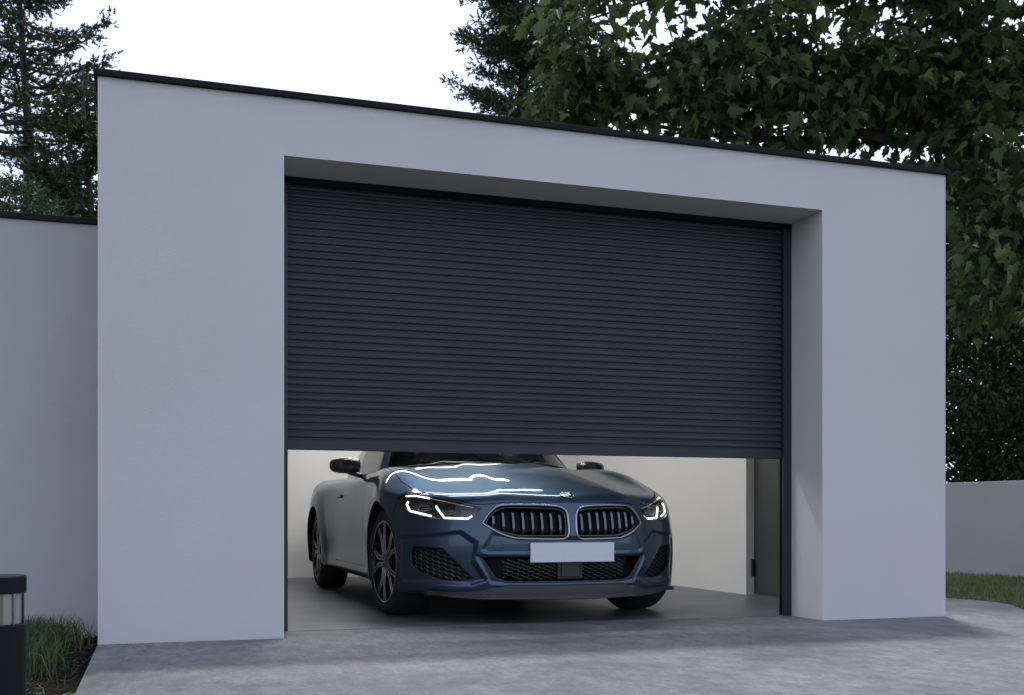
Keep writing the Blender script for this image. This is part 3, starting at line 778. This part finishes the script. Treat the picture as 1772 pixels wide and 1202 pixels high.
# mirrors
for sg in (-1, 1):
    bm = bmesh.new(); bmesh.ops.create_icosphere(bm, subdivisions=4, radius=1)
    for v in bm.verts:
        p = v.co
        s_ = lambda t, e: math.copysign(abs(t)**e, t)
        X, Y, Z = s_(p.x, .62), s_(p.y, .8), s_(p.z, .66)
        w = 1-.10*X*sg
        v.co = Vector((X*.112, Y*.075*(1 if Y < 0 else .35)-.014*abs(X)*0+.025*X*sg, Z*.060*w))
    me_o = MB(); bm.verts.index_update(); me_o.add([v.co[:] for v in bm.verts], [[v.index for v in f.verts] for f in bm.faces]); bm.free()
    mo = me_o.build('wing_mirror', M['mirrorcap'] if 'mirrorcap' in M else M['gloss'], car, True); mo.location = (sg*.985, 2.13, 1.014)
    mb = MB(); mb.box(sg*(-.02)-.098, sg*(-.02)+.098, .0255, .029, -.05, .05, .001)
    mb.build('mirror_glass', M['silver'], mo)
    mb = MB(); mb.tube([(-.03*sg, .01, -.045), (-.10*sg, .02, -.068), (-.20*sg, .03, -.085)], [.022, .018, .022], 10); mb.build('mirror_arm', M['gloss'], mo, True)
# door handles
for d_, sg in zip(doors, (-1, 1)):
    mb = MB(); xh = xside(np.array([2.85]), np.array([.80]))[0]
    mb.box(sg*xh-.016, sg*xh+.022, 2.74, 2.93, .785, .812, .008); mb.build('door_handle', M['paint'], d_, True, sharp=40)
# tail lamps
for sg in (-1, 1):
    mb = MB(); mb.box(sg*.66-.16, sg*.66+.16, 4.86, 4.93, .74, .84, .02); mb.build('tail_lamp', M['taillamp'] if 'taillamp' in M else M['gloss'], car, True, sharp=40)
# ---------------------------------------------------------------- plants
_s = []
for _k in range(4):
    _u = _k/4; _s += [(.05, _u+.02, 0), (.34*(1-_u*.65), _u+.26, .04)]
NSP = np.array([(0, 0, 0)]+_s+[(.03, .90, 0), (0, 1.12, 0)]+[(-a, b, c) for a, b, c in ([(.03, .90, 0)]+_s[::-1])], float); NSF = [list(range(len(NSP)))]
def tubes(mb, P, r0, r1, n=7): mb.tube(P, np.linspace(r0, r1, len(P)).tolist(), n)
def leaves_mesh(name, T, TF, pos, dirs, size, mat, parent, seed=0, roll=None, flat=.6):
    # T: template verts (k,3) y along the leaf; one copy per position
    r = np.random.default_rng(seed); n = len(pos)
    d = dirs/np.linalg.norm(dirs, axis=1)[:, None]
    up = np.array([0, 0, 1.])+r.normal(0, flat, (n, 3)); up -= d*(up*d).sum(1)[:, None]; up /= np.linalg.norm(up, axis=1)[:, None]
    sd = np.cross(d, up)
    V = pos[:, None]+size[:, None, None]*(T[None, :, 0:1]*sd[:, None]+T[None, :, 1:2]*d[:, None]+T[None, :, 2:3]*up[:, None])
    k = len(T); me = bpy.data.meshes.new(name)
    V = V.reshape(-1, 3).astype(np.float32); me.vertices.add(len(V)); me.vertices.foreach_set('co', V.ravel())
    L = np.concatenate([np.array(f) for f in TF]); lens = np.array([len(f) for f in TF])
    LI = (np.arange(n)[:, None]*k+L[None]).ravel(); me.loops.add(len(LI)); me.loops.foreach_set('vertex_index', LI.astype(np.int32))
    st_ = np.concatenate([[0], np.cumsum(np.tile(lens, n))[:-1]]); me.polygons.add(len(st_)); me.polygons.foreach_set('loop_start', st_.astype(np.int32))
    me.update(calc_edges=True); me.materials.append(mat); o = bpy.data.objects.new(name, me); COL.objects.link(o); o.parent = parent; return o
MAPLE = np.array([(0, 0, 0), (.12, -.04, .02), (.34, -.06, .03), (.27, .08, .05), (.50, .22, .02), (.40, .30, .04), (.50, .47, 0), (.30, .42, .05), (.22, .52, .04), (.24, .72, .02), (.13, .68, .03), (0, 1.0, -.04)], float)
MAPLE[:, 2] += .30*MAPLE[:, 0]-.22*MAPLE[:, 1]**2
MAPLE = np.vstack([MAPLE, MAPLE[1:-1]*np.array([-1, 1, 1])]); MF = [list(range(0, 12)), [0, 11]+list(range(21, 11, -1))]
OVAL = np.array([(0, 0, 0), (.25, .25, .06), (.25, .65, .06), (0, 1, -.05), (-.25, .65, .06), (-.25, .25, .06)], float); OF = [[0, 1, 2, 3], [0, 3, 4, 5]]
NEED = np.array([(-.09, 0, 0), (.09, 0, 0), (.02, 1, 0), (-.02, 1, 0)], float); NF = [[0, 1, 2, 3]]
def conifer(name, loc, H, rad, base, seed, label, droop=.12, nb=150, tuft=900, size=.16, up=.25, gap=.35, mat='needle', group=None, trunk_r=.17, clr=.25, thick=1., var=(.65, 1.05)):
    r = np.random.default_rng(seed); root = empty(name, loc); tag(root, label, 'tree', group)
    mb = MB(); P = [(0.10*math.sin(h*.7+seed), .1*math.cos(h*.5+seed), h) for h in np.linspace(0, H, 14)]; tubes(mb, P, trunk_r, .02, 9); mb.build('trunk', M['bark'], root, True)
    bm_ = MB(); pos = []; dr = []
    for i in range(nb):
        h = base+(H-base)*((i+r.random())/nb)**1.05; L = rad(h/H)*r.uniform(*var); a = r.uniform(0, 2*math.pi)
        dx, dy = math.cos(a), math.sin(a); sl = up*r.uniform(.3, 1.4)
        pts = []
        for k in range(7):
            u = k/6; pts.append(np.array([dx*L*u, dy*L*u, h+sl*L*u-droop*L*math.sin(u*math.pi)+.12*L*u*u])+r.normal(0, .02*L, 3)*u)
        tubes(bm_, [tuple(p) for p in pts], .012+.018*L*.8, .006, 5)
        nt = int(tuft*L/2.0/max(nb, 1)*6)
        # sub-branches carry the needles: spread sideways in flat plates
        ns = max(3, int(L*7))
        for j in range(ns):
            u = clr+(1-clr)*(j+r.random())/ns; k = min(int(u*6), 5); p = pts[k]+(pts[k+1]-pts[k])*(u*6-k)
            sgn = 1 if j % 2 else -1; sl2 = (1-u*.75)*L*.42*r.uniform(.5, 1.2)
            q = p+np.array([dx*sl2*.7-dy*sgn*sl2, dy*sl2*.7+dx*sgn*sl2, sl2*r.uniform(-.15, .35)])
            tubes(bm_, [tuple(p), tuple((p+q)/2+r.normal(0, .02, 3)), tuple(q)], .010, .004, 4)
            n = max(6, int(nt/ns*r.uniform(.5, 1.5)))
            t = r.random(n)**.8; c = p+(q-p)*t[:, None]+r.normal(0, 1, (n, 3))*np.array([.07, .07, .045])*thick
            pos.append(c); dd = (q-p)/np.linalg.norm(q-p)+r.normal(0, .75, (n, 3))+np.array([0, 0, .25]); dr.append(dd)
    bm_.build('branches', M['bark'], root, True)
    pos = np.vstack(pos); dr = np.vstack(dr); leaves_mesh('crown', NSP, NSF, pos, dr, r.uniform(.6, 1.3, len(pos))*size, M[mat], root, seed)
    return root, len(pos)
def at(px, zc):  # ground point under a photo column at a camera distance
    k = (px-886)/FPX*zc; return (CAM[0]+k*ct+zc*st, CAM[1]-k*st+zc*ct, -.03)
conifer('conifer_tree', at(42, 21), 13.5, lambda u: 4.0*(1-u)**.88+.15, 2.6, 3, 'tall dark conifer with layered branches behind the left garden wall', nb=190, tuft=4300, size=.14, var=(.5, 1.15), clr=.22)
conifer('conifer_tree', at(152, 19), 8.2, lambda u: 2.6*(1-u)**.7+.3, 1.5, 11, 'shorter near-black conifer wedged between garage corner and tall left conifer', nb=110, tuft=4800, size=.14, var=(.5, 1.15), clr=.1)
conifer('conifer_tree', at(905, 23), 14.8, lambda u: 1.72*(1-u)**.22, 5.2, 5, 'upright feathery conifer rising behind the middle of the garage roof', nb=190, tuft=13000, size=.125, thick=1.25, up=.45, droop=-.04, clr=.10, var=(.35, 1.38))
def bushy(name, loc, blobs, n, size, mat, seed, label, cat, T=OVAL, TF=OF, stems=5, surf=.75, trunk=None, hang=0.):
    r = np.random.default_rng(seed); root = empty(name, loc); tag(root, label, cat)
    mb = MB(); pos = []; dr = []; tot = sum(b[3]*b[4]*b[5] for b in blobs)
    H0 = min(b[2] for b in blobs)
    mb.tube([(0, 0, 0), (.05, .02, H0*.5), (0, .05, H0)], [size*.9+.05, size*.7+.04, size*.5+.03], 8)
    for (cx_, cy_, cz_, rx, ry, rz) in blobs:
        k = int(n*rx*ry*rz/tot); v = r.normal(0, 1, (k, 3)); v /= np.linalg.norm(v, axis=1)[:, None]
        rad = surf+(1-surf)*r.random(k) ; rad = np.where(r.random(k) < .25, r.random(k)**.5, rad)
        ph = r.uniform(0, 6, 3); lump = 1+.10*np.sin(v[:, 0]*7+ph[0])*np.sin(v[:, 1]*7+ph[1])+.10*np.sin(v[:, 2]*9+ph[2])+r.normal(0, .06, k)
        p = v*(rad*lump)[:, None]*np.array([rx, ry, rz])+np.array([cx_, cy_, cz_]); pos.append(p); dr.append(v+r.normal(0, .7, (k, 3))-np.array([0, 0, hang]))
        for s_ in range(stems):
            q = r.normal(0, 1, 3); q /= np.linalg.norm(q); e = np.array([cx_, cy_, cz_])+q*np.array([rx, ry, rz])*.8
            m_ = (np.array([0, 0, H0*.8])+e)/2+r.normal(0, .15, 3); mb.tube([(0, 0, H0*.8), tuple(m_), tuple(e)], [.05, .03, .01], 5)
    mb.build('trunk', M['bark'], root, True)
    pos = np.vstack(pos); dr = np.vstack(dr); leaves_mesh('crown', T, TF, pos, dr, r.uniform(.6, 1.3, len(pos))*size, M[mat], root, seed); return root
bushy('round_tree', at(22, 14.5), [(0, 0, 4.55, .50, .55, .62), (-.6, .2, 4.35, .6, .6, .65), (.42, .1, 4.2, .45, .5, .6)], 15000, .055, 'bush', 21, 'lighter green round-crowned small tree above the left garden wall', 'tree')
rr_ = np.random.default_rng(4)
bl = [(rr_.uniform(-2.2, 2.4), rr_.uniform(-1.3, 1.3), h, rr_.uniform(.8, 1.25), rr_.uniform(.8, 1.2), rr_.uniform(.6, .95)) for h in np.linspace(.9, 6.0, 26)]
bushy('evergreen_tree', at(1760, 17.5), bl, 110000, .088, 'dense', 22, 'dense dark evergreen tree behind the low boundary wall right of garage', 'tree', stems=0)
# the big maple over the roof
def maple():
    r = np.random.default_rng(9); T0 = np.array(at(1900, 12.6)); root = empty('maple_tree', tuple(T0)); tag(root, 'large spreading maple with big lobed leaves hanging over the right half of the garage roof', 'tree')
    mb = MB(); tubes(mb, [(0, 0, 0), (.05, .1, 1.6), (-.05, .05, 3.2), (-.15, 0, 4.6), (-.1, .1, 6.5), (0, 0, 9)], .34, .10, 14); mb.build('trunk', M['bark'], root, True)
    bm_ = MB()
    def wp(px, py, zc): 
        a = np.array(at(px, zc)); a[2] = .62+(897-py)/FPX*zc; return a-T0
    limbs = [([wp(1900, 330, 12.6), wp(1790, 285, 12.4), wp(1700, 262, 12.4), wp(1610, 240, 12.3), wp(1560, 246, 12.3), wp(1500, 230, 12.3), wp(1440, 243, 12.3), wp(1380, 240, 12.2), wp(1270, 238, 12.2), wp(1120, 215, 12.2)], .11, .02),
             ([wp(1900, 240, 12.6), wp(1800, 160, 12.4), wp(1700, 70, 12.2), wp(1600, 0, 12.), wp(1480, -90, 11.8), wp(1300, -170, 11.8)], .10, .02),
             ([wp(1650, 20, 12.1), wp(1590, 48, 12), wp(1530, 82, 11.9), wp(1440, 120, 11.8)], .032, .010),
             ([wp(1640, 10, 12.1), wp(1560, 30, 12.2), wp(1470, 50, 12.2)], .022, .008),
             ([wp(1455, 238, 12.3), wp(1430, 190, 11.9), wp(1405, 150, 11.6), wp(1350, 105, 11.7), wp(1335, 30, 11.8)], .030, .008),
             ([wp(1300, 240, 11.6), wp(1200, 180, 11.8), wp(1080, 120, 12), wp(960, 100, 12.2)], .025, .006),
             ([wp(1900, 260, 12.6), wp(1860, 340, 12.3), wp(1780, 400, 12.2), wp(1690, 430, 12.2)], .05, .01),
             ([wp(1480, -90, 11.8), wp(1300, -60, 11.9), wp(1150, -10, 12.1), wp(1000, 40, 12.2)], .04, .008),
             ([wp(1772, 240, 12.3), wp(1720, 232, 12.0), wp(1660, 215, 11.9)], .03, .01)]
    for P, a, b in limbs: tubes(bm_, [tuple(p) for p in spl([tuple(p) for p in P], 4)], a, b, 8)
    LP = np.vstack([np.array(spl([tuple(p) for p in P], 5)) for P, _, _ in limbs])
    # cluster centres in the crown volume (photo-plane extent given as real volume)
    C_ = []
    def vol(n, x0, x1, y0, y1, z0, z1):
        for _ in range(n):
            C_.append(wp(r.uniform(x0, x1), r.uniform(y0, y1), r.uniform(z0, z1)))
    NC = []
    f1 = lambda p: math.sin(p[0]*2.9+1.0)+math.sin(p[2]*3.7+.4)+math.sin((p[0]+p[2])*4.7+2.)+.6*math.sin(p[0]*8.3-p[2]*7.1)
    regions = [(390, 965, 1800, -60, 215, 11.5, 12.8), (250, 1180, 1900, 60, 305, 11.4, 12.8), (150, 1640, 1900, 250, 560, 11.2, 13), (420, 1000, 1950, -420, -40, 10.5, 13.5), (60, 960, 1150, 60, 210, 11.6, 12.8)]
    for n_, *a in regions:
        for _ in range(n_):
            p = wp(r.uniform(a[0], a[1]), r.uniform(a[2], a[3]), r.uniform(a[4], a[5]))
            if f1(p) < -.42: continue
            C_.append(p)
    C_ = np.array(C_); pos = []; dr = []
    for c in C_:
        i = np.argmin(((LP-c)**2).sum(1)); L0 = LP[i]; d = c-L0; dl = np.linalg.norm(d)
        if dl < 2.2:
            m_ = (L0+c)/2+r.normal(0, .10, 3)*dl; bm_.tube([tuple(c+(m_-c)*min(1, .9/max(dl, .1))), tuple((m_+2*c)/3+r.normal(0, .03, 3)), tuple(c)], [.007, .005, .003], 4)
        k = r.integers(10, 17); o = r.normal(0, 1, (k, 3))*np.array([.20, .20, .10]); pos.append(c+o)
        dd = o/np.linalg.norm(o, axis=1)[:, None]*.8+r.normal(0, .4, (k, 3))+np.array([0, 0, -.55]); dr.append(dd)
    bm_.build('branches', M['bark'], root, True)
    pos = np.vstack(pos); dr = np.vstack(dr); leaves_mesh('crown', MAPLE, MF, pos, dr, r.uniform(.085, .215, len(pos)), M['maple'], root, 9, flat=.55)
    return len(pos)
maple()
# grass, soil, twigs
def blades(name, pts, hmin, hmax, w, mat, seed, lean=.35):
    r = np.random.default_rng(seed); n = len(pts); h = r.uniform(hmin, hmax, n); a = r.uniform(0, 2*np.pi, n); l = r.uniform(.1, 1, n)*lean
    dx, dy = np.cos(a), np.sin(a); b = r.uniform(0, 2*np.pi, n); sx, sy = np.cos(b)*w, np.sin(b)*w
    V = np.zeros((n, 5, 3)); z0 = pts[:, 2]
    V[:, 0] = np.stack([pts[:, 0]-sx, pts[:, 1]-sy, z0], -1); V[:, 1] = np.stack([pts[:, 0]+sx, pts[:, 1]+sy, z0], -1)
    mx, my = pts[:, 0]+dx*h*l*.35, pts[:, 1]+dy*h*l*.35
    V[:, 2] = np.stack([mx+sx*.8, my+sy*.8, z0+h*.6], -1); V[:, 3] = np.stack([mx-sx*.8, my-sy*.8, z0+h*.6], -1)
    V[:, 4] = np.stack([pts[:, 0]+dx*h*l, pts[:, 1]+dy*h*l, z0+h*(1-.35*l)], -1)
    base = np.arange(n)[:, None]*5; Q = (base+np.array([[0, 1, 2, 3]])); T = (base+np.array([[3, 2, 4]]))
    me = bpy.data.meshes.new(name); me.vertices.add(n*5); me.vertices.foreach_set('co', V.ravel().astype(np.float32))
    LI = np.hstack([Q, T]).ravel(); me.loops.add(len(LI)); me.loops.foreach_set('vertex_index', LI.astype(np.int32))
    st_ = np.stack([np.arange(n)*7, np.arange(n)*7+4], -1).ravel(); me.polygons.add(2*n); me.polygons.foreach_set('loop_start', st_.astype(np.int32)); me.update(calc_edges=True)
    me.materials.append(mat); o = bpy.data.objects.new(name, me); COL.objects.link(o); return o
r = np.random.default_rng(31)
# left bed: bare soil next to the paving, long grass behind
nx, ny = 60, 160; X_, Y_ = np.meshgrid(np.linspace(-1.3, -.272, nx), np.linspace(-4.4, .705, ny), indexing='ij')
Z_ = -.030+.010*np.sin(X_*37+np.sin(Y_*21)*2)*np.sin(Y_*31+X_*13)+r.normal(0, .006, X_.shape); V = np.stack([X_, Y_, Z_], -1).reshape(-1, 3)
F = np.array([(i*ny+j, (i+1)*ny+j, (i+1)*ny+j+1, i*ny+j+1) for i in range(nx-1) for j in range(ny-1)])
tag(mesh_obj('soil', V, F, M['soil'], smooth=True), 'dark bare soil strip along the driveway edge', kind='structure')
n = 60000; P = np.stack([r.uniform(-5, -.32, n), r.uniform(-4.5, .69, n), np.full(n, -.04)], -1)
# thins out towards the paving
dn = (-.36-P[:, 0])-.05*np.clip(-P[:, 1], 0, 2.5)+.05*np.sin(P[:, 1]*6)+.03*np.sin(P[:, 1]*17); keep = r.random(n) < np.clip(dn/.24, 0.012, 1); P = P[keep]
near = P[P[:, 0] > -2.4]; extra = near[r.integers(0, len(near), 26000)]+np.stack([r.normal(0, .02, 26000), r.normal(0, .02, 26000), np.zeros(26000)], -1); P = np.vstack([P, extra])
P = P[(P[:, 1] < .69)&(P[:, 0] < -.285)]
tag(blades('long_grass', P, .07, .20, .0028, M['grass'], 1, .8), 'long unmown green grass in front of the left garden wall', 'grass', kind='stuff')
mb = MB()
for i in range(420):
    x, y = r.uniform(-.66, -.29), r.uniform(-2.6, .65); a = r.uniform(0, 6.28); L = r.uniform(.03, .12); p = np.array([x, y, -.015+r.uniform(0, .02)]); d = np.array([math.cos(a), math.sin(a), r.normal(0, .2)])*L
    q = p+d; m_ = (p+q)/2+r.normal(0, .012, 3)
    if max(p[0], q[0], m_[0]) > -.28: continue
    mb.tube([tuple(p), tuple(m_), tuple(q)], [.0022, .0018, .001], 4)
tag(mb.build('twig_litter', M['twig']), 'dry twigs and roots scattered over the bare soil', 'twigs', kind='stuff')
# right lawn
n = 120000; P = np.stack([r.uniform(4.9, 10.5, n), r.uniform(-1.5, 9.0, n), np.full(n, -.04)], -1)
E_ = np.array(edge); pe = [(4.77, 4.6)]+[tuple(p) for p in E_]+[(-3, -3.5), (-3, 4.6)]
P = P[poly_sdf(pe, P[:, 0], P[:, 1]) > .01]
a_ = math.radians(8.7); lx = (P[:, 0]-8.67)*math.cos(a_)+(P[:, 1]-4.67)*math.sin(a_); P = P[lx < -.01]
tag(blades('lawn', P, .03, .085, .0035, M['grass2'], 2, .6), 'short olive-green lawn between paving and low boundary wall', 'grass', kind='stuff')

# ---------------------------------------------------------------- light, sky, camera
sc = bpy.context.scene
w = bpy.data.worlds.new('World'); sc.world = w; w.use_nodes = True; nt = w.node_tree; bg = nt.nodes['Background']
sky = nt.nodes.new('ShaderNodeTexSky'); sky.sky_type = 'NISHITA'; sky.sun_disc = False
sd_ = Vector((.50, 1.07, 2.84)).normalized()
sky.sun_elevation = math.asin(sd_.z); sky.sun_rotation = math.atan2(sd_.x, sd_.y)
nt.links.new(sky.outputs['Color'], bg.inputs['Color']); bg.inputs['Strength'].default_value = SKY_N
bg2 = nt.nodes.new('ShaderNodeBackground'); bg2.inputs['Color'].default_value = (.93, 1.0, 1.20, 1); bg2.inputs['Strength'].default_value = SKY_C
ad = nt.nodes.new('ShaderNodeAddShader'); nt.links.new(bg.outputs[0], ad.inputs[0]); nt.links.new(bg2.outputs[0], ad.inputs[1]); nt.links.new(ad.outputs[0], nt.nodes['World Output'].inputs['Surface'])
sl_ = bpy.data.lights.new('sun', 'SUN'); sl_.energy = SUN; sl_.angle = math.radians(5); sl_.color = (1, .95, .88)
so = bpy.data.objects.new('sun', sl_); COL.objects.link(so); so.rotation_euler = sd_.to_track_quat('Z', 'Y').to_euler(); so.location = (2, 2, 12)
cam = bpy.data.cameras.new('camera'); co = bpy.data.objects.new('camera', cam); COL.objects.link(co); sc.camera = co
co.location = tuple(CAM); co.rotation_euler = (math.pi/2, 0, -TH); cam.lens = 36*FPX/1772; cam.sensor_width = 36; cam.shift_y = (897-601)/1772; cam.clip_start = .05; cam.clip_end = 2000
sc.view_settings.view_transform = 'Standard'; sc.view_settings.look = 'None'; sc.view_settings.exposure = 0; sc.view_settings.gamma = 1
sc.render.engine = 'CYCLES'
